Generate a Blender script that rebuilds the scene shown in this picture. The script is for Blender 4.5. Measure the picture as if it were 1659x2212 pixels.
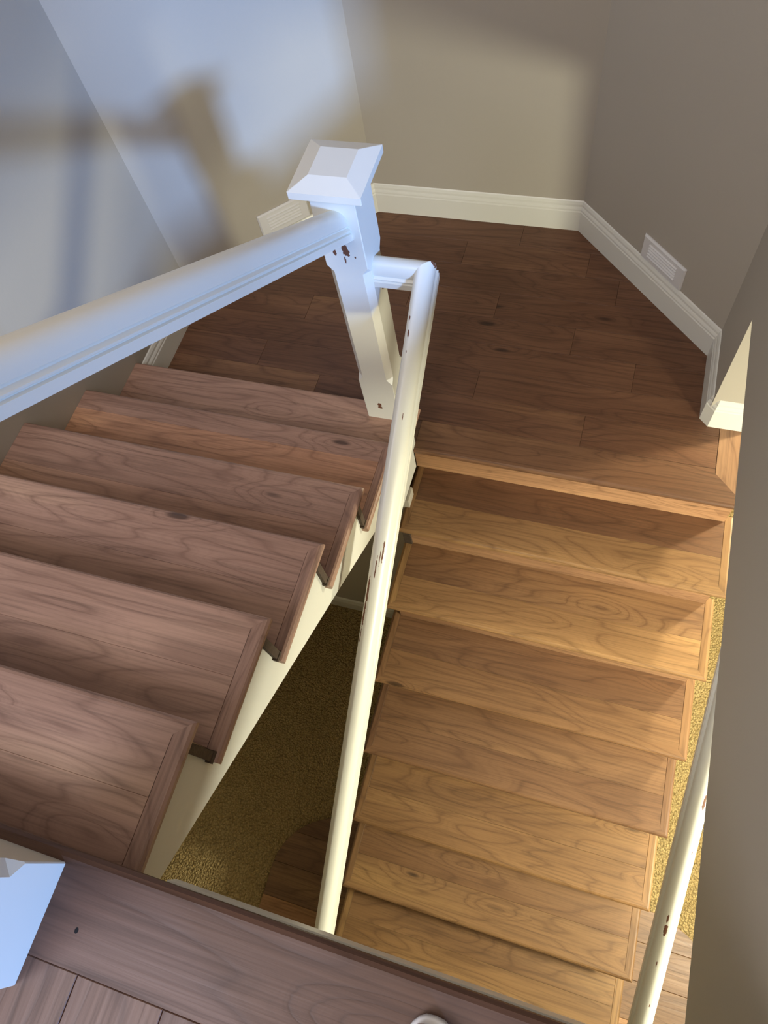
import bpy, bmesh, math, random
from mathutils import Vector, Matrix, Euler

for o in list(bpy.data.objects):
    bpy.data.objects.remove(o, do_unlink=True)
S = bpy.context.scene
COL = S.collection

# ------------------------------------------------------------------ camera
cam_d = bpy.data.cameras.new('camera')
cam = bpy.data.objects.new('camera', cam_d)
COL.objects.link(cam)
cam.location = (0.4608, -1.3249, 2.3869)
cam.rotation_euler = (0.4555, 0.1358, 0.2799)
cam_d.sensor_fit = 'VERTICAL'
cam_d.sensor_height = 36.0
cam_d.lens = 1550.5 / 2212.0 * 36.0
cam_d.clip_start = 0.02
S.camera = cam

# ------------------------------------------------------------------ world, lights, exposure
world = bpy.data.worlds.new('world')
S.world = world
world.use_nodes = True
bg = world.node_tree.nodes['Background']
bg.inputs[0].default_value = (0.62, 0.74, 1.0, 1)
bg.inputs[1].default_value = 0.6

def aim(o, target):
    o.rotation_euler = (Vector(target) - o.location).to_track_quat('-Z', 'Y').to_euler()

def area(name, loc, target, sx, sy, power, color):
    d = bpy.data.lights.new(name, 'AREA')
    d.shape = 'RECTANGLE'; d.size = sx; d.size_y = sy
    d.energy = power; d.color = color
    o = bpy.data.objects.new(name, d); COL.objects.link(o)
    o.location = loc; aim(o, target)
    return o

def point(name, loc, power, color, radius):
    d = bpy.data.lights.new(name, 'POINT')
    d.energy = power; d.color = color; d.shadow_soft_size = radius
    o = bpy.data.objects.new(name, d); COL.objects.link(o)
    o.location = loc
    return o

DAY = (0.27, 0.485, 1.0)
WARM = (1.0, 0.99, 0.79)
# low daylight from outside, coming in through the upstairs window opening in the right-hand wall
area('window_daylight', (11.8, -10.0, 5.94), (-0.23, 0.07, 1.2), 1.5, 1.5, 4200, DAY)
# two added ambient fills, not real fixtures: warm from overhead, cool from the left
area('upstairs_warm_fill', (0.2, -1.6, 3.92), (0.2, -1.6, 0.0), 2.2, 2.6, 28, (1.0, 0.84, 0.68))
area('upstairs_cool_fill', (-0.75, -2.7, 3.6), (0.6, 0.0, 0.4), 1.1, 1.4, 66, (0.86, 0.87, 1.0))
# pendant lamp and ceiling lamp of the lower room
point('pendant_light', (2.13, -1.36, 0.29), 190, WARM, 0.11)
point('ceiling_spot_light', (1.86, 0.74, 0.50), 115, (1.0, 0.94, 0.66), 0.06)

S.view_settings.view_transform = 'Standard'
S.view_settings.look = 'None'
S.view_settings.gamma = 1.0
S.view_settings.use_curve_mapping = False
S.view_settings.exposure = 0.0

# ------------------------------------------------------------------ constants (metres)
RUN, RISE = 0.265, 0.17926
Z_UP = 7 * RISE            # upper floor
Z_LOW = -10 * RISE         # carpet floor of the lower room
Y6 = 0.0815                # nosing of the last upper tread
XL, XR = -1.3195, -0.117     # upper flight ends
LX0, LX1 = -0.152, 1.073   # lower flight ends
Y_EDGE = -1.482            # edge of the upper floor
X_WALL = 0.891
Z_HEAD = 0.565
SLOPE = RISE / RUN
random.seed(4)

# ------------------------------------------------------------------ materials
def new_mat(name):
    m = bpy.data.materials.new(name); m.use_nodes = True
    nt = m.node_tree
    b = nt.nodes['Principled BSDF']
    return m, nt, b

class NT:
    def __init__(s, nt): s.nt = nt
    def n(s, kind, **kw):
        x = s.nt.nodes.new(kind)
        for k, v in kw.items(): setattr(x, k, v)
        return x
    def l(s, a, b): s.nt.links.new(a, b)
    def math(s, op, a, b=None, clamp=False):
        x = s.n('ShaderNodeMath', operation=op); x.use_clamp = clamp
        for i, v in enumerate((a, b)):
            if v is None: continue
            if isinstance(v, (int, float)): x.inputs[i].default_value = v
            else: s.l(v, x.inputs[i])
        return x.outputs[0]
    def vmath(s, op, a, b=None):
        x = s.n('ShaderNodeVectorMath', operation=op)
        for i, v in enumerate((a, b)):
            if v is None: continue
            if isinstance(v, (tuple, list)): x.inputs[i].default_value = v
            else: s.l(v, x.inputs[i])
        return x
    def noise(s, vec, scale, detail=2, rough=0.5, dist=0.0):
        x = s.n('ShaderNodeTexNoise'); s.l(vec, x.inputs['Vector'])
        x.inputs['Scale'].default_value = scale; x.inputs['Detail'].default_value = detail
        x.inputs['Roughness'].default_value = rough; x.inputs['Distortion'].default_value = dist
        return x.outputs['Fac']
    def ramp(s, fac, stops, interp='LINEAR'):
        x = s.n('ShaderNodeValToRGB'); x.color_ramp.interpolation = interp
        e = x.color_ramp.elements
        while len(e) < len(stops): e.new(0.5)
        for el, (p, c) in zip(e, stops):
            el.position = p; el.color = (*c, 1) if len(c) == 3 else c
        s.l(fac, x.inputs[0])
        return x.outputs[0]
    def mix(s, fac, a, b, blend='MIX'):
        x = s.n('ShaderNodeMix', data_type='RGBA', blend_type=blend)
        if isinstance(fac, (int, float)): x.inputs[0].default_value = fac
        else: s.l(fac, x.inputs[0])
        for i, v in ((6, a), (7, b)):
            if isinstance(v, tuple): x.inputs[i].default_value = (*v, 1) if len(v) == 3 else v
            else: s.l(v, x.inputs[i])
        return x.outputs[2]
    def bump(s, h, strength, dist, bsdf):
        x = s.n('ShaderNodeBump'); x.inputs['Strength'].default_value = strength
        x.inputs['Distance'].default_value = dist
        s.l(h, x.inputs['Height']); s.l(x.outputs[0], bsdf.inputs['Normal'])

def g(v): return (v, v, v)

def wood_material(name, along):
    m, nt, b = new_mat(name)
    t = NT(nt)
    pos = t.n('ShaderNodeNewGeometry').outputs['Position']
    info = t.n('ShaderNodeObjectInfo')
    cmb = t.n('ShaderNodeCombineXYZ')
    for i, k in enumerate((37.0, 23.0, 11.0)):
        t.l(t.math('MULTIPLY', info.outputs['Alpha'], k), cmb.inputs[i])
    vec = t.vmath('ADD', pos, cmb.outputs[0]).outputs[0]
    sx = (1.45, 8.0, 8.0) if along == 'x' else (8.0, 1.45, 8.0)
    v1 = t.vmath('MULTIPLY', vec, sx).outputs[0]
    sf = (3.0, 150.0, 150.0) if along == 'x' else (150.0, 3.0, 150.0)
    v2 = t.vmath('MULTIPLY', vec, sf).outputs[0]
    sk = (1.0, 3.4, 3.4) if along == 'x' else (3.4, 1.0, 3.4)
    vk = t.vmath('MULTIPLY', vec, sk).outputs[0]
    vor = t.n('ShaderNodeTexVoronoi'); vor.inputs['Scale'].default_value = 2.1
    vor.inputs['Randomness'].default_value = 1.0
    t.l(vk, vor.inputs['Vector'])
    wob = t.noise(v1, 5.0, 2)
    kd = t.math('ADD', vor.outputs['Distance'], t.math('MULTIPLY', t.math('SUBTRACT', wob, 0.5), 0.12))
    sep = t.n('ShaderNodeSeparateColor'); t.l(vor.outputs['Color'], sep.inputs[0])
    keep = t.math('GREATER_THAN', sep.outputs[0], 0.52)
    ring = t.math('MULTIPLY', t.math('SUBTRACT', 0.34, kd, clamp=True), keep)      # 0.34 at the knot's centre
    n1 = t.noise(v1, 0.95, 1.5, 0.45, 0.25)
    field = t.math('ADD', n1, t.math('MULTIPLY', ring, 0.9))
    pp = t.math('PINGPONG', t.math('MULTIPLY', field, 11.0), 0.5)
    fine_pp = t.math('PINGPONG', t.math('MULTIPLY', field, 39.0), 0.5)
    line = t.ramp(pp, [(0.0, g(1)), (0.10, g(0.35)), (0.32, g(0)), (1.0, g(0))])
    fline = t.ramp(fine_pp, [(0.0, g(1)), (0.22, g(0)), (1.0, g(0))])
    fib = t.noise(v2, 1.0, 3, 0.6)
    broad = t.noise(v1, 0.55, 2, 0.5, 0.3)
    base = t.ramp(broad, [(0.26, (0.225, 0.138, 0.090)), (0.45, (0.275, 0.174, 0.115)),
                          (0.58, (0.325, 0.210, 0.140)), (0.76, (0.44, 0.30, 0.185))])
    c = t.mix(t.math('MULTIPLY', line, 0.46), base, (0.105, 0.056, 0.036))
    c = t.mix(t.math('MULTIPLY', fline, 0.11), c, (0.13, 0.070, 0.045))
    fr = t.ramp(fib, [(0.30, g(0.74)), (0.5, g(1.0)), (0.72, g(1.12))])
    c = t.mix(1.0, c, fr, 'MULTIPLY')
    kn = t.math('MULTIPLY', t.ramp(kd, [(0.0, g(1)), (0.045, g(0.85)), (0.09, g(0)), (1, g(0))]), keep)
    c = t.mix(t.math('MULTIPLY', kn, 0.8), c, (0.022, 0.014, 0.010))
    c = t.mix(1.0, c, info.outputs['Color'], 'MULTIPLY')
    t.l(c, b.inputs['Base Color'])
    rr = t.ramp(fib, [(0.3, g(0.50)), (0.7, g(0.38))])
    t.l(rr, b.inputs['Roughness'])
    b.inputs['Specular IOR Level'].default_value = 0.38
    t.bump(t.math('ADD', fib, t.math('MULTIPLY', line, -0.6)), 0.12, 0.002, b)
    return m

WOOD_X = wood_material('walnut_along_x', 'x')
WOOD_Y = wood_material('walnut_along_y', 'y')

def paint_material(name, color, chips=(), rough=0.32, dirt=0.0):
    m, nt, b = new_mat(name); t = NT(nt)
    pos = t.n('ShaderNodeNewGeometry').outputs['Position']
    n = t.noise(pos, 2.5, 3)
    col = t.mix(t.math('MULTIPLY', n, 0.35), color, tuple(c * 0.93 for c in color))
    mask = None
    warp = t.n('ShaderNodeTexNoise'); t.l(pos, warp.inputs['Vector'])
    warp.inputs['Scale'].default_value = 110; warp.inputs['Detail'].default_value = 2
    wsub = t.vmath('SUBTRACT', warp.outputs['Color'], (0.5, 0.5, 0.5)).outputs[0]
    for (p, r) in chips:
        d = t.vmath('SUBTRACT', pos, tuple(p)).outputs[0]
        d = t.vmath('DIVIDE', d, tuple(r)).outputs[0]
        w = t.n('ShaderNodeVectorMath', operation='SCALE'); t.l(wsub, w.inputs[0]); w.inputs[3].default_value = 1.5
        d = t.vmath('ADD', d, w.outputs[0]).outputs[0]
        ln = t.vmath('LENGTH', d).outputs['Value']
        k = t.math('LESS_THAN', ln, 1.0)
        mask = k if mask is None else t.math('MAXIMUM', mask, k)
    if mask is not None:
        col = t.mix(mask, col, (0.16, 0.062, 0.032))
        t.l(t.math('ADD', t.math('MULTIPLY', mask, 0.35), rough), b.inputs['Roughness'])
        t.bump(t.math('MULTIPLY', mask, -1.0), 0.6, 0.001, b)
    else:
        b.inputs['Roughness'].default_value = rough
    t.l(col, b.inputs['Base Color'])
    return m

TRIM_C = (0.775, 0.76, 0.67)
PAINT = paint_material('cream_trim_paint', TRIM_C)
def wall_material(name, color):
    m, nt, b = new_mat(name); t = NT(nt)
    pos = t.n('ShaderNodeNewGeometry').outputs['Position']
    n = t.noise(pos, 3.0, 4); f = t.noise(pos, 130.0, 3)
    t.l(t.mix(t.math('MULTIPLY', n, 0.5), color, tuple(c * 0.94 for c in color)), b.inputs['Base Color'])
    b.inputs['Roughness'].default_value = 0.62
    b.inputs['Specular IOR Level'].default_value = 0.25
    t.bump(f, 0.12, 0.002, b)
    return m
WALL = wall_material('beige_wall_paint', (0.45, 0.405, 0.330))
CEIL = wall_material('white_ceiling_paint', (0.72, 0.70, 0.65))
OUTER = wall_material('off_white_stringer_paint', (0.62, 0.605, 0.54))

def carpet_material():
    m, nt, b = new_mat('tan_carpet'); t = NT(nt)
    pos = t.n('ShaderNodeNewGeometry').outputs['Position']
    vor = t.n('ShaderNodeTexVoronoi'); vor.inputs['Scale'].default_value = 95
    w = t.n('ShaderNodeTexNoise'); w.inputs['Scale'].default_value = 60; t.l(pos, w.inputs['Vector'])
    v = t.vmath('ADD', pos, t.vmath('MULTIPLY', w.outputs['Color'], (0.012, 0.012, 0)).outputs[0]).outputs[0]
    t.l(v, vor.inputs['Vector'])
    n = t.noise(pos, 7.0, 3)
    c = t.mix(n, (0.50, 0.355, 0.150), (0.64, 0.475, 0.225))
    c = t.mix(t.ramp(vor.outputs['Distance'], [(0.25, g(0)), (0.75, g(0.45))]), c, (0.20, 0.12, 0.04))
    t.l(c, b.inputs['Base Color'])
    b.inputs['Roughness'].default_value = 0.95
    b.inputs['Specular IOR Level'].default_value = 0.1
    t.bump(vor.outputs['Distance'], 1.0, -0.02, b)
    return m
CARPET = carpet_material()

def plain(name, color, rough=0.6, nscale=30.0, amt=0.4, bump=0.0):
    m, nt, b = new_mat(name); t = NT(nt)
    pos = t.n('ShaderNodeNewGeometry').outputs['Position']
    n = t.noise(pos, nscale, 4, 0.6)
    t.l(t.mix(t.math('MULTIPLY', n, amt * 2), color, tuple(c * 0.45 for c in color)), b.inputs['Base Color'])
    b.inputs['Roughness'].default_value = rough
    if bump: t.bump(n, bump, 0.004, b)
    return m
ROUGH_WOOD = plain('dark_unfinished_wood', (0.085, 0.052, 0.030), 0.8, 60, 0.6, 0.8)
SKIN = plain('skin', (0.55, 0.30, 0.20), 0.5, 40, 0.06)
SANDAL = plain('white_rubber', (0.80, 0.79, 0.78), 0.5, 40, 0.04)
VENT_M = plain('white_vent_enamel', (0.72, 0.70, 0.67), 0.45, 20, 0.04)

# ------------------------------------------------------------------ mesh helpers
WPOS = {}
def mk(name, verts, faces, mat, parent=None, tint=None, smooth=False, label=None, cat=None, kind=None, group=None):
    xs = [v[0] for v in verts]; ys = [v[1] for v in verts]; zs = [v[2] for v in verts]
    org = Vector(((min(xs) + max(xs)) / 2, (min(ys) + max(ys)) / 2, min(zs)))
    me = bpy.data.meshes.new(name)
    me.from_pydata([tuple(Vector(v) - org) for v in verts], [], faces)
    bm = bmesh.new(); bm.from_mesh(me)
    bmesh.ops.recalc_face_normals(bm, faces=bm.faces)
    bm.to_mesh(me); bm.free()
    me.materials.append(mat)
    if smooth:
        for p in me.polygons: p.use_smooth = True
    me.update()
    o = bpy.data.objects.new(name, me); COL.objects.link(o)
    if parent is not None:
        o.parent = parent
        o.location = org - WPOS[parent]
    else:
        o.location = org
    WPOS[o] = org
    if tint is not None: o.color = tuple(tint) if len(tint) == 4 else (*tint, random.random())
    tag(o, label, cat, kind, group)
    return o

def tag(o, label=None, cat=None, kind=None, group=None):
    if label: o['label'] = label
    if cat: o['category'] = cat
    if kind: o['kind'] = kind
    if group: o['group'] = group
    return o

def empty(name, loc, label=None, cat=None, kind=None, group=None, parent=None):
    o = bpy.data.objects.new(name, None); COL.objects.link(o)
    o.empty_display_size = 0.1
    WPOS[o] = Vector(loc)
    if parent is not None:
        o.parent = parent; o.location = Vector(loc) - WPOS[parent]
    else: o.location = loc
    return tag(o, label, cat, kind, group)

def box(x0, x1, y0, y1, z0, z1):
    v = [(x0, y0, z0), (x1, y0, z0), (x1, y1, z0), (x0, y1, z0), (x0, y0, z1), (x1, y0, z1), (x1, y1, z1), (x0, y1, z1)]
    f = [(0, 3, 2, 1), (4, 5, 6, 7), (0, 1, 5, 4), (1, 2, 6, 5), (2, 3, 7, 6), (3, 0, 4, 7)]
    return v, f

def join(*parts):
    V, F = [], []
    for v, f in parts:
        n = len(V); V += list(v); F += [tuple(i + n for i in q) for q in f]
    return V, F

def inset(poly, b):
    n = len(poly); out = []
    a = sum(poly[i][0] * poly[(i + 1) % n][1] - poly[(i + 1) % n][0] * poly[i][1] for i in range(n))
    s = 1 if a > 0 else -1
    for i in range(n):
        p, q, r = Vector(poly[i - 1]), Vector(poly[i]), Vector(poly[(i + 1) % n])
        d1 = (q - p).normalized(); d2 = (r - q).normalized()
        n1 = Vector((-d1.y, d1.x)) * s; n2 = Vector((-d2.y, d2.x)) * s
        k = n1 + n2
        k = k / max(0.2, k.dot(n1)) if k.length > 1e-6 else n1
        out.append(tuple(q + k * b))
    return out

def prism(poly, z0, z1, bev=0.0):
    """vertical prism over a plan polygon, top edges bevelled"""
    n = len(poly)
    rings = [[(p[0], p[1], z0) for p in poly]]
    if bev:
        rings.append([(p[0], p[1], z1 - bev) for p in poly])
        rings.append([(p[0], p[1], z1) for p in inset(poly, bev)])
    else:
        rings.append([(p[0], p[1], z1) for p in poly])
    return loft(rings)

def loft(rings, caps=True, cap0=True, cap1=True):
    n = len(rings[0]); V = [v for r in rings for v in r]; F = []
    for k in range(len(rings) - 1):
        for i in range(n):
            j = (i + 1) % n
            F.append((k * n + i, k * n + j, (k + 1) * n + j, (k + 1) * n + i))
    if caps:
        if cap0: F.append(tuple(range(n - 1, -1, -1)))
        if cap1: F.append(tuple(range((len(rings) - 1) * n, len(rings) * n)))
    return V, F

def extr_x(poly_yz, x0, x1):
    return loft([[(x0, y, z) for y, z in poly_yz], [(x1, y, z) for y, z in poly_yz]])

def clip(poly, a, b, c):
    """keep a*x+b*y<=c"""
    out = []
    for i in range(len(poly)):
        p, q = poly[i], poly[(i + 1) % len(poly)]
        dp = a * p[0] + b * p[1] - c; dq = a * q[0] + b * q[1] - c
        if dp <= 0: out.append(p)
        if dp * dq < 0:
            t = dp / (dp - dq)
            out.append((p[0] + t * (q[0] - p[0]), p[1] + t * (q[1] - p[1])))
    cl = []
    for p in out:
        if not cl or (Vector(p) - Vector(cl[-1])).length > 1e-4: cl.append(p)
    if len(cl) > 1 and (Vector(cl[0]) - Vector(cl[-1])).length < 1e-4: cl.pop()
    return cl

def tints(r, gg, b, j=0.08):
    k = 1 + random.uniform(-j, j)
    return (r * k, gg * k, b * k)

# ------------------------------------------------------------------ treads
T = 0.030
NOSE = [(0.011, 0.0), (0.005, -0.0025), (0.0, -0.0085), (0.0, -0.020), (0.004, -0.027), (0.011, -T)]  # (depth from edge, z)

def front_board(s, yn, z, x0, x1, depth, wl, wr):
    """nosed front board, mitred to a return of width wl / wr at either end (0 = plain end)"""
    prof = [(depth, -T), (depth, -0.0005), (depth - 0.0005, 0.0)]
    cuts = sorted({w for w in (wl, wr) if w and w < depth - 0.002}, reverse=True)
    prof += [(c, 0.0) for c in cuts]
    prof += NOSE
    prof += [(c, -T) for c in reversed(cuts)]
    gap = 0.0003
    def xa(d): return x0 + (min(d, wl) + gap if wl else 0)
    def xb(d): return x1 - (min(d, wr) + gap if wr else 0)
    A = [(xa(d), yn - s * d, z + q) for d, q in prof]
    B = [(xb(d), yn - s * d, z + q) for d, q in prof]
    return loft([A, B], cap0=not wl, cap1=not wr)

def end_return(s, yn, z, xe, side, w, length):
    """mitred return nosing along y at the tread's open end; side=+1: open end towards +x"""
    prof = [(w, -T), (w, -0.001), (w - 0.001, 0.0)] + NOSE
    A = [(xe - side * d, yn - s * d, z + q) for d, q in prof]
    B = [(xe - side * d, yn - s * length, z + q) for d, q in prof]
    return loft([A, B])

def make_tread(parent, s, yn, z, x0, x1, ret_l, ret_r, tint_f, tint_b, depth=RUN + 0.0325, front=0.146, rw=0.034, rlen=0.320, tint_r=None):
    sd = random.random()
    if len(tint_f) == 3: tint_f = (*tint_f, sd)
    if len(tint_b) == 3: tint_b = (*tint_b, (sd if s > 0 else random.random()))
    t = empty('tread', ((x0 + x1) / 2, yn - s * depth / 2, z - T), parent=parent)
    mk('front_board', *front_board(s, yn, z, x0, x1, front, rw if ret_l else 0, rw if ret_r else 0), WOOD_X, t, tint_f)
    ya, yb = sorted((yn - s * (front + 0.0003), yn - s * depth))
    mk('back_board', *prism([(x0 + (rw + .0006 if ret_l else 0), ya), (x1 - (rw + .0006 if ret_r else 0), ya),
                             (x1 - (rw + .0006 if ret_r else 0), yb), (x0 + (rw + .0006 if ret_l else 0), yb)], z - T, z, 0.0005), WOOD_X, t, tint_b)
    if ret_l: mk('end_return', *end_return(s, yn, z, x0, -1, rw, rlen), WOOD_Y, t, tint_r or tint_f[:3])
    if ret_r: mk('end_return', *end_return(s, yn, z, x1, 1, rw, rlen), WOOD_Y, t, tint_r or tint_f[:3])
    return t

# ------------------------------------------------------------------ setting: walls
ZT = 3.95
A_ = (-1.32, 0.568); B_ = (-0.645, 1.243); C_ = (0.292, 1.243); D_ = (X_WALL, 0.644)
YF = -6.0
def wall(name, p, q, out, z0, z1, label, mat=WALL):
    """wall slab whose room face runs p->q, thickened along out"""
    ox, oy = out
    poly = [p, q, (q[0] + ox, q[1] + oy), (p[0] + ox, p[1] + oy)]
    return mk(name, *prism(poly, z0, z1), mat, label=label, kind='structure')
k7 = 0.1 * 0.7071
wall('wall_left', (-1.32, YF), A_, (-0.1, 0.0), Z_LOW, ZT, 'beige wall beside the upper flight of stairs')
wall('wall_back_left', A_, B_, (-k7, k7), Z_LOW, ZT, 'diagonal beige wall at the left back of the landing')
wall('wall_back', B_, C_, (0, 0.1), Z_LOW, ZT, 'beige back wall of the landing')
wall('wall_back_right', C_, D_, (k7, k7), Z_LOW, ZT, 'diagonal beige wall at the right back of the landing')
# right wall: the stub beside the landing and the header over the lower flight
mk('wall_right', *join(box(X_WALL, 1.05, -0.13, 0.33, Z_UP, ZT), box(X_WALL, 1.05, 0.33, 0.644, Z_LOW, ZT), box(1.05, 1.15, 0.644, 3.0, Z_LOW, Z_HEAD)), WALL,
   label='short beige wall end at the right of the landing', kind='structure')
mk('wall_right_upper', *box(X_WALL, 1.01, YF, 0.33, Z_HEAD, Z_UP), WALL,
   label='beige wall face at the right edge, its lower edge above the lower flight', kind='structure')
mk('wall_upstairs_back', *box(1.05, 4.5, 0.70, 0.80, Z_UP, ZT), WALL, kind='structure', label='beige upstairs wall behind the stairwell')
mk('wall_upstairs_front', *box(-1.42, 4.5, YF - 0.1, YF, Z_LOW, ZT), WALL, kind='structure', label='beige wall behind the photographer')
mk('wall_far_right', *join(box(4.4, 4.5, YF, 3.0, Z_LOW, 2.30), box(4.4, 4.5, YF, 3.0, 3.60, ZT),
                           box(4.4, 4.5, YF, -5.8, 2.30, 3.60), box(4.4, 4.5, -4.52, -4.30, 2.30, 3.60), box(4.4, 4.5, -2.85, 3.0, 2.30, 3.60)), WALL, kind='structure',
   label='beige outer wall with the upstairs window opening')
mk('wall_lower_back', *box(1.15, 4.5, 2.9, 3.0, Z_LOW, Z_HEAD), WALL, kind='structure', label='beige back wall of the lower room')
mk('ceiling', *box(-1.42, 4.5, YF, 1.35, ZT, ZT + 0.1), CEIL, kind='structure', label='white ceiling over the stairwell')
mk('ceiling', *join(box(1.01, 4.4, YF, 2.95, Z_HEAD, Z_HEAD + 0.05)), CEIL, kind='structure', label='white ceiling of the lower room')
# wall below the landing
mk('wall_under_landing', *box(-1.32, -0.13, -0.162, -0.10, Z_LOW, -0.12), WALL, kind='structure', label='beige wall below the landing, in the dark under the upper flight')

# ------------------------------------------------------------------ floors
carpet = mk('floor', *box(-1.42, 4.5, YF, 3.0, Z_LOW - 0.1, Z_LOW), CARPET, kind='structure', label='tan cut-pile carpet of the lower room')

# bottom wooden platform with rounded ends, laid on the carpet
plat = empty('floor', (0.4, -2.4, Z_LOW), kind='structure', label='dark wooden floor with rounded ends at the foot of the lower flight')
def plat_outline():
    xl, xr, yb, yf, rr = -0.665, 1.60, -1.315, -3.3, 0.42
    pts = [(xr, yf), (xr, yb - rr * 0.8)]
    for i in range(9):
        a = math.radians(0 + 90 * i / 8); pts.append((xr - rr + rr * math.cos(a), yb - rr * 0.8 + rr * 0.8 * math.sin(a)))
    for i in range(9):
        a = math.radians(90 + 90 * i / 8); pts.append((xl + rr + rr * math.cos(a), yb - rr * 0.8 + rr * 0.8 * math.sin(a)))
    pts += [(xl, yf)]
    out = []
    for p in pts:
        if not out or (Vector(p) - Vector(out[-1])).length > 1e-4: out.append(p)
    return out
PO = plat_outline()
y = -1.30
PW = 0.165
rows = 0
while y > -3.2:
    poly = clip(clip(PO, 0, 1, y), 0, -1, -(y - PW + 0.001))
    if len(poly) > 2:
        tint = (1.25, 1.02, 0.72) if rows in (3,) else tints(0.72, 0.60, 0.44, .12)
        mk('plank', *prism(poly, Z_LOW, Z_LOW + 0.02, 0.0015), WOOD_X, plat, tint)
    y -= PW; rows += 1

# landing
LT = 0.022
land = empty('floor', (-0.2, 0.6, -LT), kind='structure', label='dark walnut plank floor of the stair landing')
rowsY = [0.140 + 0.1375 * k for k in range(9)]
joints = {0: [-0.62, 0.47], 1: [-0.91, 0.03], 2: [-0.30, 0.62], 3: [-0.785, 0.364], 4: [-0.36, 0.025], 5: [-0.62, 0.50], 6: [-0.18, 0.36], 7: [0.05]}
for i in range(8):
    xs = [-1.34] + joints[i] + [0.95]
    for a, b2 in zip(xs[:-1], xs[1:]):
        poly = [(a + .0004, rowsY[i] + .0004), (b2 - .0004, rowsY[i] + .0004), (b2 - .0004, rowsY[i + 1] - .0004), (a + .0004, rowsY[i + 1] - .0004)]
        for cl in ((-1, 1, 1.900), (1, 1, 1.545), (0, 1, 1.26), (-1, 0, 1.33)): poly = clip(poly, *cl) if len(poly) > 2 else poly
        if len(poly) > 2:
            mk('plank', *prism(poly, -LT, 0, 0.0007), WOOD_X, land, tints(0.54, 0.40, 0.31, 0.04))
mk('plank', *prism([(-1.33, 0.03), (-0.1405, 0.03), (-0.1405, 0.1396), (-1.33, 0.1396)], -LT, 0, 0.0012), WOOD_X, land, (0.42, 0.32, 0.26))
mk('nosing_board', *front_board(-1, 0.0, 0.0, -0.140, 1.073, 0.1396, 0, 0.122), WOOD_X, land, (0.56, 0.43, 0.33))
mk('border_board', *end_return(-1, 0.0, 0.0, 1.073, 1, 0.1215, 0.345), WOOD_Y, land, (1.15, 1.0, 0.80))  # warm lamplight on this board is put into its lighter, golden tint
mk('subfloor', *join(box(-1.32, 0.89, 0.05, 1.24, -0.20, -LT - .001), box(-0.14, 1.04, 0.05, 0.32, -0.16, -T - .001)), ROUGH_WOOD, land)

# upper floor
upf = empty('floor', (0.3, -2.0, Z_UP - LT), kind='structure', label='walnut plank floor upstairs at the top of the stairs')
# border board and planks
mk('nosing_board', *front_board(1, Y_EDGE, Z_UP, -1.32, X_WALL - .001, 0.142, 0, 0), WOOD_X, upf, (0.42, 0.34, 0.33))
x = -1.32; i = 0
edges = [-1.32]
while edges[-1] < X_WALL - 0.01:
    nx = edges[-1] + 0.1375
    edges.append(nx)
off = (-0.07 - edges[9])
edges = [min(max(e + off, -1.32), X_WALL - .001) for e in edges] + [X_WALL - .001]
for a, b2 in zip(edges[:-1], edges[1:]):
    if b2 - a < 0.01: continue
    y1 = Y_EDGE - 0.1426
    y0 = y1 - random.uniform(0.5, 1.1)
    while y1 > -3.2:
        y0 = max(y0, -3.2)
        mk('plank', *prism([(a + .0004, y0 + .0004), (b2 - .0004, y0 + .0004), (b2 - .0004, y1), (a + .0004, y1)], Z_UP - LT, Z_UP, 0.0012), WOOD_Y, upf, tints(0.43, 0.35, 0.34, 0.10))
        y1 = y0; y0 = y1 - 1.0
mk('subfloor', *join(box(-1.32, X_WALL, YF, Y_EDGE - 0.151, Z_HEAD, Z_UP - T - .001), box(-1.32, X_WALL, YF, -3.2, Z_UP - T, Z_UP)), WALL, upf)
mk('floor', *box(1.01, 4.4, YF, 0.70, Z_HEAD + 0.05, Z_UP), WALL, kind='structure', label='upstairs floor to the right of the stairwell')
hole = [(-0.097 + 0.0030 * math.cos(a_ * math.pi / 5), -1.576 + 0.0042 * math.sin(a_ * math.pi / 5)) for a_ in range(10)]
mk('nail_hole', *prism(hole, Z_UP - 0.003, Z_UP + 0.0002), plain('nail_hole_black', (0.006, 0.005, 0.004), 0.9), upf)
# white fascia with a small ledge below the floor's edge
mk('trim_1', *join(box(-0.10, X_WALL - .001, Y_EDGE - 0.15, Y_EDGE - 0.134, Z_HEAD, Z_UP - T - .001),
                   box(-0.01, X_WALL - .001, Y_EDGE - 0.134, Y_EDGE - 0.001, Z_UP - 0.085, Z_UP - 0.048)), PAINT, kind='structure',
   label='cream trim strip under the wooden edge of the upper floor')

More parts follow.
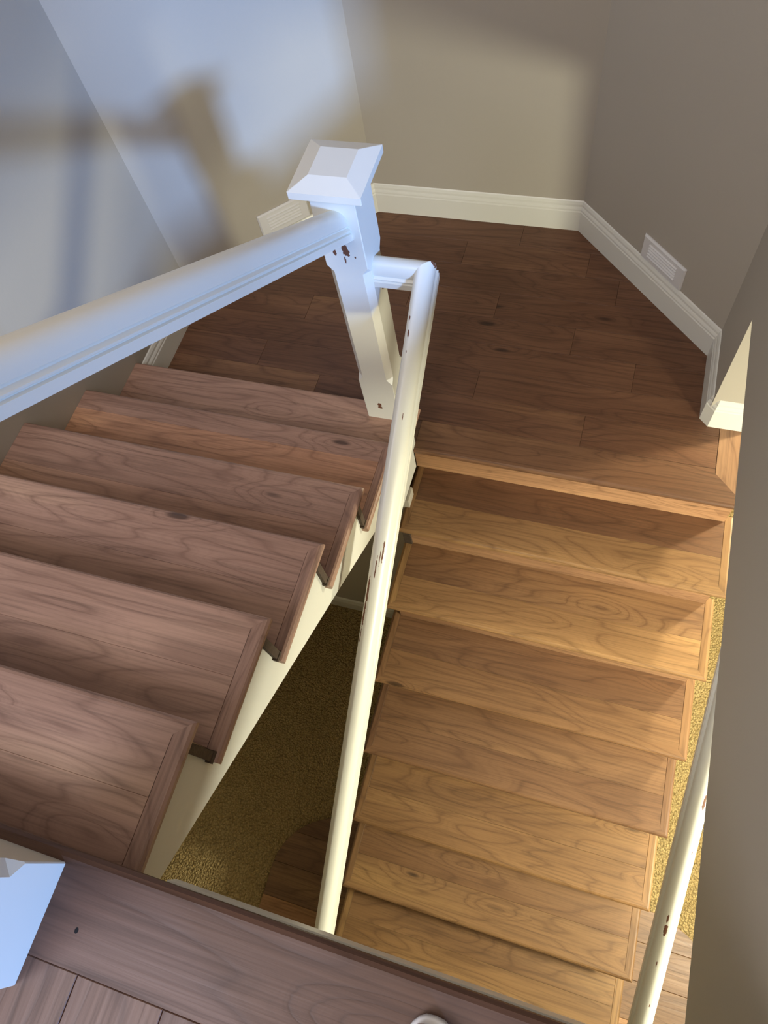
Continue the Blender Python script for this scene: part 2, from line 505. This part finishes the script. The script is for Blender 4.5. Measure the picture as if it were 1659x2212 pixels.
# ------------------------------------------------------------------ baseboards
BBP = [(0, 0), (0.016, 0), (0.016, 0.098), (0.0135, 0.103), (0.0135, 0.110), (0.0115, 0.116), (0.0085, 0.122), (0.008, 0.132), (0.004, 0.143), (0.0, 0.147)]
def offset_line(path, i, d):
    def nrm(p, q):
        v = (Vector(q) - Vector(p)).normalized(); return Vector((v.y, -v.x))      # right side of travel
    p = Vector(path[i])
    ns = []
    if i > 0: ns.append(nrm(path[i - 1], path[i]))
    if i < len(path) - 1: ns.append(nrm(path[i], path[i + 1]))
    if len(ns) == 1: return p + ns[0] * d
    m = ns[0] + ns[1]
    m = m / m.dot(ns[0])
    return p + m * d
bb_path = [(-1.32, 0.085), A_, B_, C_, D_, (X_WALL, 0.352), (X_WALL + 0.022, 0.33), (1.05, 0.33)]
bb_names = [('baseboard_left', 'cream baseboard along the left wall of the landing'),
            ('baseboard_back_left', 'cream baseboard below the left wall vent'),
            ('baseboard_back', 'cream baseboard along the back wall of the landing'),
            ('baseboard_back_right', 'cream baseboard below the right wall vent'),
            ('baseboard_right', 'short cream baseboard at the right of the landing'),
            ('baseboard_corner', 'small angled corner piece of cream baseboard'),
            ('baseboard_end', 'brightly lit cream baseboard on the wall end')]
for i, (nm, lab) in enumerate(bb_names):
    A = []; B = []
    for d, z in BBP:
        a = offset_line(bb_path, i, d); b2 = offset_line(bb_path, i + 1, d)
        A.append((a.x, a.y, z)); B.append((b2.x, b2.y, z))
    mk(nm, *loft([A, B]), PAINT, kind='structure', label=lab)
mk('baseboard_lower', *extr_x([(-0.162, Z_LOW), (-0.180, Z_LOW), (-0.180, Z_LOW + 0.10), (-0.172, Z_LOW + 0.13), (-0.162, Z_LOW + 0.135)], -1.32, -0.13), PAINT,
   kind='structure', label='cream baseboard in the dark on the carpet below the landing')

# ------------------------------------------------------------------ upper flight
up = empty('upper_staircase', (-0.72, -0.7, 0.0), 'upper flight of walnut stairs with cream stringer running down to the landing', 'staircase')
UT = {1: ((1.24, 1.22, 1.40), (1.26, 1.23, 1.40)), 2: ((1.30, 1.25, 1.38), (1.28, 1.23, 1.36)), 3: ((1.36, 1.30, 1.43), (1.36, 1.29, 1.38)),
      4: ((1.22, 1.14, 1.21), (1.40, 1.27, 1.27)), 5: ((1.26, 1.16, 1.21), (1.68, 1.39, 1.19)), 6: ((1.42, 1.32, 1.37), (1.38, 1.29, 1.34))}
def uy(k): return Y6 - (6 - k) * RUN
def uz(k): return (7 - k) * RISE
for k in range(1, 7):
    tf, tb = UT[k]
    make_tread(up, 1, uy(k), uz(k), XL, XR, False, True, tf, tb, front=0.082 if k == 5 else 0.146)
for k in range(0, 7):
    yn = uy(k) if k else Y_EDGE
    z1 = uz(k) - T; z0 = uz(k) - RISE
    mk('riser', *box(XL, XR - 0.036, yn - 0.050, yn - 0.032, z0, z1 - .0005), WOOD_X, up, tints(0.8, 0.72, 0.68))
    if 1 <= k <= 5:
        mk('riser_end', *join(box(XR - 0.0355, XR - 0.012, yn - 0.056, yn - 0.036, z0 + 0.0, z1 - .001),
                              box(XR - 0.034, XR - 0.010, yn - 0.060, yn - 0.034, z0 - 0.012 + 0.012, z0 + 0.012)), ROUGH_WOOD, up)
# stringer: sawtooth top, sloping bottom
top = []
for k in range(1, 7):
    yr = (uy(k - 1) if k > 1 else Y_EDGE) - 0.049
    top.append((yr, uz(k) - T)); top.append((uy(k) - 0.049, uz(k) - T))
top.append((uy(6) - 0.049, -0.0005)); top.append((0.0, -0.0005))
bot = [(0.0, -0.125), (-0.25, -0.105), (-0.275, 0.065), (-0.62, 0.305), (-1.531, 0.921 )]
mk('stringer', *extr_x(top + bot, -0.190, -0.1405), OUTER, up)
mk('soffit', *extr_x([(-0.28, 0.07), (-1.531, 0.915), (-1.531, 0.935), (-0.28, 0.09)], XL + 0.012, -0.191), WALL, up)

# ------------------------------------------------------------------ lower flight
lo = empty('lower_staircase', (0.46, -1.2, Z_LOW), 'lower flight of golden walnut stairs descending under the upper floor', 'staircase')
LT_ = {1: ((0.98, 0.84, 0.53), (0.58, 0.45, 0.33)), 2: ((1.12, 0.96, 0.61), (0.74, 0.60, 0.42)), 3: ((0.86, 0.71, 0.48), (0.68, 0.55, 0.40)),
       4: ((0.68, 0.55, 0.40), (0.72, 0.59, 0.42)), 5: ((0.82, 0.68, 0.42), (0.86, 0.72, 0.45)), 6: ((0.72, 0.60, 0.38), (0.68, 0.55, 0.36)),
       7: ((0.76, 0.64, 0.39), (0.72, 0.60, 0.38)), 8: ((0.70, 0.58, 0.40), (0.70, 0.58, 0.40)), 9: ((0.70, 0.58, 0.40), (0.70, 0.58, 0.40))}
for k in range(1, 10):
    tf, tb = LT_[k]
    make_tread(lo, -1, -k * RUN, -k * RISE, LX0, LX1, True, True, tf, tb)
for k in range(0, 10):
    yn = -k * RUN; z1 = -k * RISE - T; z0 = -(k + 1) * RISE
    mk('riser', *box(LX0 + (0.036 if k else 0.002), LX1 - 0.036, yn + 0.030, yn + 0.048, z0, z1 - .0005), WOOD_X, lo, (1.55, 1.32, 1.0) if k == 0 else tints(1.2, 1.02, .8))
mk('riser_end', *box(LX0 + 0.004, LX0 + 0.0355, -RUN + 0.022, -RUN + 0.048, -2 * RISE, -RISE - T - .001), ROUGH_WOOD, lo)
for xs_ in ((LX0 + 0.037, LX0 + 0.075), (LX1 - 0.075, LX1 - 0.037)):
    topL = []
    for k in range(1, 10):
        topL.append((-(k - 1) * RUN + 0.049, -k * RISE - T)); topL.append((-k * RUN + 0.049, -k * RISE - T))
    topL.append((-9 * RUN + 0.049, Z_LOW + 0.021)); 
    botL = [(0.049, Z_LOW + 0.021)]
    mk('side_panel', *extr_x(topL + botL, *xs_), OUTER, lo)

# ------------------------------------------------------------------ newel posts
NEWEL_CHIPS = [((-0.230, 0.010, 1.000), (0.009, 0.01, 0.019)), ((-0.226, 0.010, 0.990), (0.008, 0.01, 0.014)), ((-0.262, 0.010, 0.985), (0.005, 0.01, 0.010)), ((-0.236, 0.010, 0.962), (0.0025, 0.01, 0.012)),
               ((-0.241, 0.010, 0.268), (0.008, 0.01, 0.010)), ((-0.241, 0.010, 0.252), (0.009, 0.01, 0.007)), ((-0.205, 0.010, 0.975), (0.0025, 0.01, 0.004)),
               ((-0.175, 0.088, 0.810), (0.01, 0.012, 0.032)), ((-0.175, 0.112, 0.800), (0.01, 0.004, 0.03)), ((-0.176, 0.02, 0.30), (0.003, 0.003, 0.03))]
NEWEL_PAINT = paint_material('chipped_newel_paint', TRIM_C, NEWEL_CHIPS)
def post_ring(cx, cy, h, c, z):
    return [(cx - h + c, cy - h, z), (cx + h - c, cy - h, z), (cx + h, cy - h + c, z), (cx + h, cy + h - c, z),
            (cx + h - c, cy + h, z), (cx - h + c, cy + h, z), (cx - h, cy + h - c, z), (cx - h, cy - h + c, z)]
def newel(cx, cy, h, zb, zstop, ztop_stop, zneck, mat, label):
    root = empty('newel_post', (cx, cy, zb), label, 'newel post')
    c0, c1 = 0.002, 0.019
    mk('post', *loft([post_ring(cx, cy, h, c0, zb), post_ring(cx, cy, h, c0, zstop), post_ring(cx, cy, h, c1, zstop + 0.022),
                      post_ring(cx, cy, h, c1, ztop_stop - 0.022), post_ring(cx, cy, h, c0, ztop_stop), post_ring(cx, cy, h, c0, zneck)]), mat, root)
    mk('neck_moulding', *loft([post_ring(cx, cy, h + 0.004, c0, zneck - 0.012), post_ring(cx, cy, h + 0.008, c0, zneck - 0.006), post_ring(cx, cy, h + 0.008, c0, zneck + 0.006)]), mat, root)
    a = h + 0.035; zc = zneck + 0.006
    mk('cap', *loft([post_ring(cx, cy, a - 0.004, c0, zc), post_ring(cx, cy, a, c0, zc + 0.004), post_ring(cx, cy, a, c0, zc + 0.024),
                     post_ring(cx, cy, h - 0.011, 0.0006, zc + 0.042)]), mat, root)
    return root
nw = newel(-0.236, 0.071, 0.061, RISE + 0.0004, 0.402, 0.935, 1.173, NEWEL_PAINT, 'chipped white square newel post with a flat-topped cap at the landing')
mk('post_foot', *box(-0.297, -0.175, 0.0835, 0.132, 0.0005, RISE + 0.0004), NEWEL_PAINT, nw)
newel(-0.2375, -1.5825, 0.0825, Z_UP, Z_UP + 0.105, Z_UP + 0.75, Z_UP + 0.98, PAINT, 'white newel post base at the lower left, on the upper floor')

# ------------------------------------------------------------------ handrails
def rail_profile(hw, sc=1.0):
    """round top over a cove, a bead and a square base; z = 0 at the crown"""
    a = hw - 0.004
    right = [(a, -0.046), (a - 0.003, -0.050), (a - 0.003, -0.054), (a + 0.001, -0.057), (hw, -0.060), (hw, -0.064),
             (hw - 0.004, -0.067), (hw - 0.004, -0.070), (hw + 0.001, -0.073), (hw + 0.001, -0.096)]
    pts = []
    for i in range(17):
        t = math.radians(180 * i / 16)
        c = math.cos(t); q = math.copysign(abs(c) ** 0.85, c)
        pts.append((-a * q, -0.044 + 0.044 * math.sin(t) ** 0.9))
    pts += right
    pts += [(-u, w) for u, w in reversed(right)]
    return [(u, w * sc) for u, w in pts]
def rail_sections(prof, pts, dirs):
    """pts: top-centre points; dirs: plan vectors along which profile x is laid (mitre vectors)"""
    return [[(p[0] + d[0] * u, p[1] + d[1] * u, p[2] + w) for u, w in prof] for p, d in zip(pts, dirs)]

def rail_obj(name, sec, mat, parent=None, **kw):
    v, f = loft(sec)
    o = mk(name, v, f, mat, parent, **kw)
    for p in o.data.polygons:
        p.use_smooth = len(p.vertices) == 4
    m = o.modifiers.new('edge', 'EDGE_SPLIT'); m.split_angle = math.radians(28)
    return o
# upper rail
PU = rail_profile(0.037, 0.95)
zr = lambda y: 1.134 - SLOPE * y
mk_u = rail_obj('handrail', rail_sections(PU, [(-0.237, 0.010, zr(0.010)), (-0.237, -1.50, zr(-1.50))], [(1, 0), (1, 0)]), PAINT,
                label='white handrail above the upper flight, sloping to the left', cat='handrail')
# lower rail with a mitred level piece at the newel
LR_X = -0.030
zl = lambda y: 0.889 + SLOPE * y
def on_low(px, yv, dz=0): return (px, yv, zl(yv) + dz)
RAIL_CHIPS = [((-0.010, 0.080, 0.925), (0.013, 0.007, 0.03))]
for (x_, y_, a_, b_) in [(-0.020, -0.612, 0.0022, 0.030), (-0.033, -0.655, 0.0018, 0.030), (-0.026, -0.625, 0.0012, 0.02), (-0.046, -0.715, 0.0035, 0.036), (-0.047, -0.775, 0.0030, 0.034),
                         (-0.048, -0.830, 0.0015, 0.02), (-0.046, -0.064, 0.0018, 0.008), (-0.043, -0.098, 0.0022, 0.009), (-0.041, -0.14, 0.0012, 0.004), (-0.024, -0.284, 0.0012, 0.008)]:
    RAIL_CHIPS.append(((x_, y_, zl(y_) - 0.010), (a_, b_, 0.03 + b_)))
RAIL_PAINT = paint_material('chipped_rail_paint', TRIM_C, RAIL_CHIPS)
PLr = rail_profile(0.0295, 0.84)
lr = empty('handrail', (LR_X, -0.6, zl(-2.6) - 0.1), 'cream chipped handrail of the lower flight, bent in a mitre at the newel', 'handrail')
rail_obj('level_rail', rail_sections(PLr, [(-0.175, 0.060, zl(0.06)), (LR_X, 0.060, zl(0.06))], [(0, -1), (-1, -1)]), RAIL_PAINT, lr)
rail_obj('sloped_rail', rail_sections(PLr, [(LR_X, 0.060, zl(0.06)), (LR_X, -2.62, zl(-2.62))], [(-1, -1), (-1, 0)]), RAIL_PAINT, lr)
# right-hand rail
RR_CHIPS = [((x_, y_, zl(y_) - 0.006), (a_, b_, 0.03 + b_)) for (x_, y_, a_, b_) in
            [(0.958, -1.358, 0.0045, 0.016), (0.957, -1.326, 0.003, 0.010), (0.974, -1.022, 0.0035, 0.022), (0.966, -1.56, 0.0015, 0.005), (0.957, -1.449, 0.0015, 0.006), (0.975, -1.15, 0.0015, 0.004)]]
RR_PAINT = paint_material('chipped_right_rail_paint', TRIM_C, RR_CHIPS)
rail_obj('handrail', rail_sections(PLr, [(0.966, -0.50, zl(-0.50)), (0.966, -2.62, zl(-2.62))], [(-1, 0), (-1, 0)]), RR_PAINT,
         label='cream handrail at the right side of the lower flight, partly behind the wall', cat='handrail')

# ------------------------------------------------------------------ wall vents
def vent(p, q, z0, z1, nrm, label):
    """register plate on a diagonal wall, from p to q (plan points on the wall face)"""
    p, q, nrm = Vector(p), Vector(q), Vector(nrm)
    u = (q - p).normalized(); L = (q - p).length
    def P(a, z, d): r = p + u * a + nrm * d; return (r.x, r.y, z)
    root = empty('wall_vent', P(L / 2, z0, 0), label, 'vent')
    def plate(a0, a1, b0, b1, d0, d1, bev):
        A = [P(a0, b0, d0), P(a1, b0, d0), P(a1, b1, d0), P(a0, b1, d0)]
        Bq = [P(a0, b0, d1 - bev), P(a1, b0, d1 - bev), P(a1, b1, d1 - bev), P(a0, b1, d1 - bev)]
        Cq = [P(a0 + bev, b0 + bev, d1), P(a1 - bev, b0 + bev, d1), P(a1 - bev, b1 - bev, d1), P(a0 + bev, b1 - bev, d1)]
        return loft([A, Bq, Cq])
    mk('plate', *plate(0, L, z0, z1, 0.0005, 0.010, 0.006), VENT_M, root)
    hgt = z1 - z0
    for k in range(5):
        zz = z0 + hgt * (0.24 + 0.125 * k)
        A = [P(L * 0.17, zz, 0.009), P(L * 0.17, zz + 0.004, 0.015), P(L * 0.17, zz + 0.008, 0.009)]
        B2 = [P(L * 0.83, zz, 0.009), P(L * 0.83, zz + 0.004, 0.015), P(L * 0.83, zz + 0.008, 0.009)]
        mk('louver', *loft([A, B2]), VENT_M, root)
s2 = 0.70711
def onR(x): return (x, 1.535 - x)
def onL(x): return (x, 1.888 + x)
vent(onR(0.560), onR(0.727), 0.149, 0.258, (-s2, -s2), 'white louvered wall vent on the right diagonal wall')
vent(onL(-1.043), onL(-0.876), 0.149, 0.266, (s2, -s2), 'white louvered wall vent behind the white handrail at left')

# ------------------------------------------------------------------ the photographer's foot in a white sandal
person = empty('person', (0.43, -1.66, Z_UP), "person's bare foot in a white sandal at the bottom edge", 'person')
def ell(cx, cy, z, rx, ry, n=20): return [(cx + rx * math.cos(2 * math.pi * i / n), cy + ry * math.sin(2 * math.pi * i / n), z) for i in range(n)]
fx = 0.428
def sole(z, grow):
    pts = []
    for i in range(40):
        a = 2 * math.pi * i / 40
        yy = math.sin(a); wid = 0.043 + 0.007 * max(0, yy) - (0.008 * (1 - abs(yy + 0.2)) if yy < 0.4 else 0)
        cx_ = math.copysign(abs(math.cos(a)) ** 0.75, math.cos(a)); sy_ = math.copysign(abs(math.sin(a)) ** 0.9, math.sin(a))
        pts.append((fx + (wid + grow) * cx_, -1.657 + (0.138 + grow) * sy_, z))
    return pts
mk('sandal_sole', *loft([sole(Z_UP, -0.003), sole(Z_UP + 0.006, 0.0), sole(Z_UP + 0.020, 0.0), sole(Z_UP + 0.024, -0.003)]), SANDAL, person, smooth=True)
zs = Z_UP + 0.023
def sec(y_, z0_, w, hh, n=18):
    return [(fx + w * math.cos(2 * math.pi * i / n), y_, z0_ + hh + hh * math.sin(2 * math.pi * i / n)) for i in range(n)]
rings = [sec(-1.575, zs, 0.040, 0.010), sec(-1.60, zs, 0.043, 0.015), sec(-1.64, zs, 0.042, 0.024), sec(-1.68, zs, 0.038, 0.033)]
def tilt(cx_, cy_, cz_, w, l, ang, n=18):
    return [(cx_ + w * math.cos(2 * math.pi * i / n), cy_ + l * math.sin(2 * math.pi * i / n) * math.cos(ang), cz_ + l * math.sin(2 * math.pi * i / n) * math.sin(ang)) for i in range(n)]
rings += [tilt(fx, -1.725, zs + 0.055, 0.036, 0.058, math.radians(60)), tilt(fx, -1.745, zs + 0.10, 0.036, 0.045, math.radians(25)),
          tilt(fx, -1.75, zs + 0.17, 0.042, 0.046, 0), tilt(fx, -1.755, zs + 0.30, 0.055, 0.060, 0), tilt(fx, -1.75, zs + 0.40, 0.052, 0.058, 0), tilt(fx, -1.74, zs + 0.48, 0.056, 0.062, 0)]
body = loft(rings)
def toe(cx_, y0_, y1_, r):
    return loft([[(cx_ + r * s_ * math.cos(2 * math.pi * i / 12), y_, zs + r * 0.85 + r * 0.85 * s_ * math.sin(2 * math.pi * i / 12)) for i in range(12)]
                 for y_, s_ in ((y0_, 0.95), ((y0_ + y1_) / 2, 1.0), (y1_ - r * 0.5, 0.93), (y1_ - 0.15 * r, 0.62), (y1_, 0.15))])
toes = [toe(fx - 0.010, -1.585, -1.5270, 0.0160), toe(fx + 0.0105, -1.585, -1.530, 0.0110), toe(fx + 0.023, -1.588, -1.538, 0.0090), toe(fx + 0.033, -1.595, -1.550, 0.0080), toe(fx + 0.040, -1.605, -1.562, 0.0075)]
mk('foot', *join(body, *toes), SKIN, person, smooth=True)
st = []
for y_ in (-1.665, -1.615):
    st.append([(fx + 0.048 * math.cos(math.pi * i / 12), y_, zs - 0.008 + (0.062 if y_ < -1.64 else 0.046) * math.sin(math.pi * i / 12)) for i in range(13)] +
              [(fx + 0.044 * math.cos(math.pi * i / 12), y_, zs - 0.008 + (0.057 if y_ < -1.64 else 0.041) * math.sin(math.pi * i / 12)) for i in range(12, -1, -1)])
mk('sandal_strap', *loft(st), SANDAL, person, smooth=False)
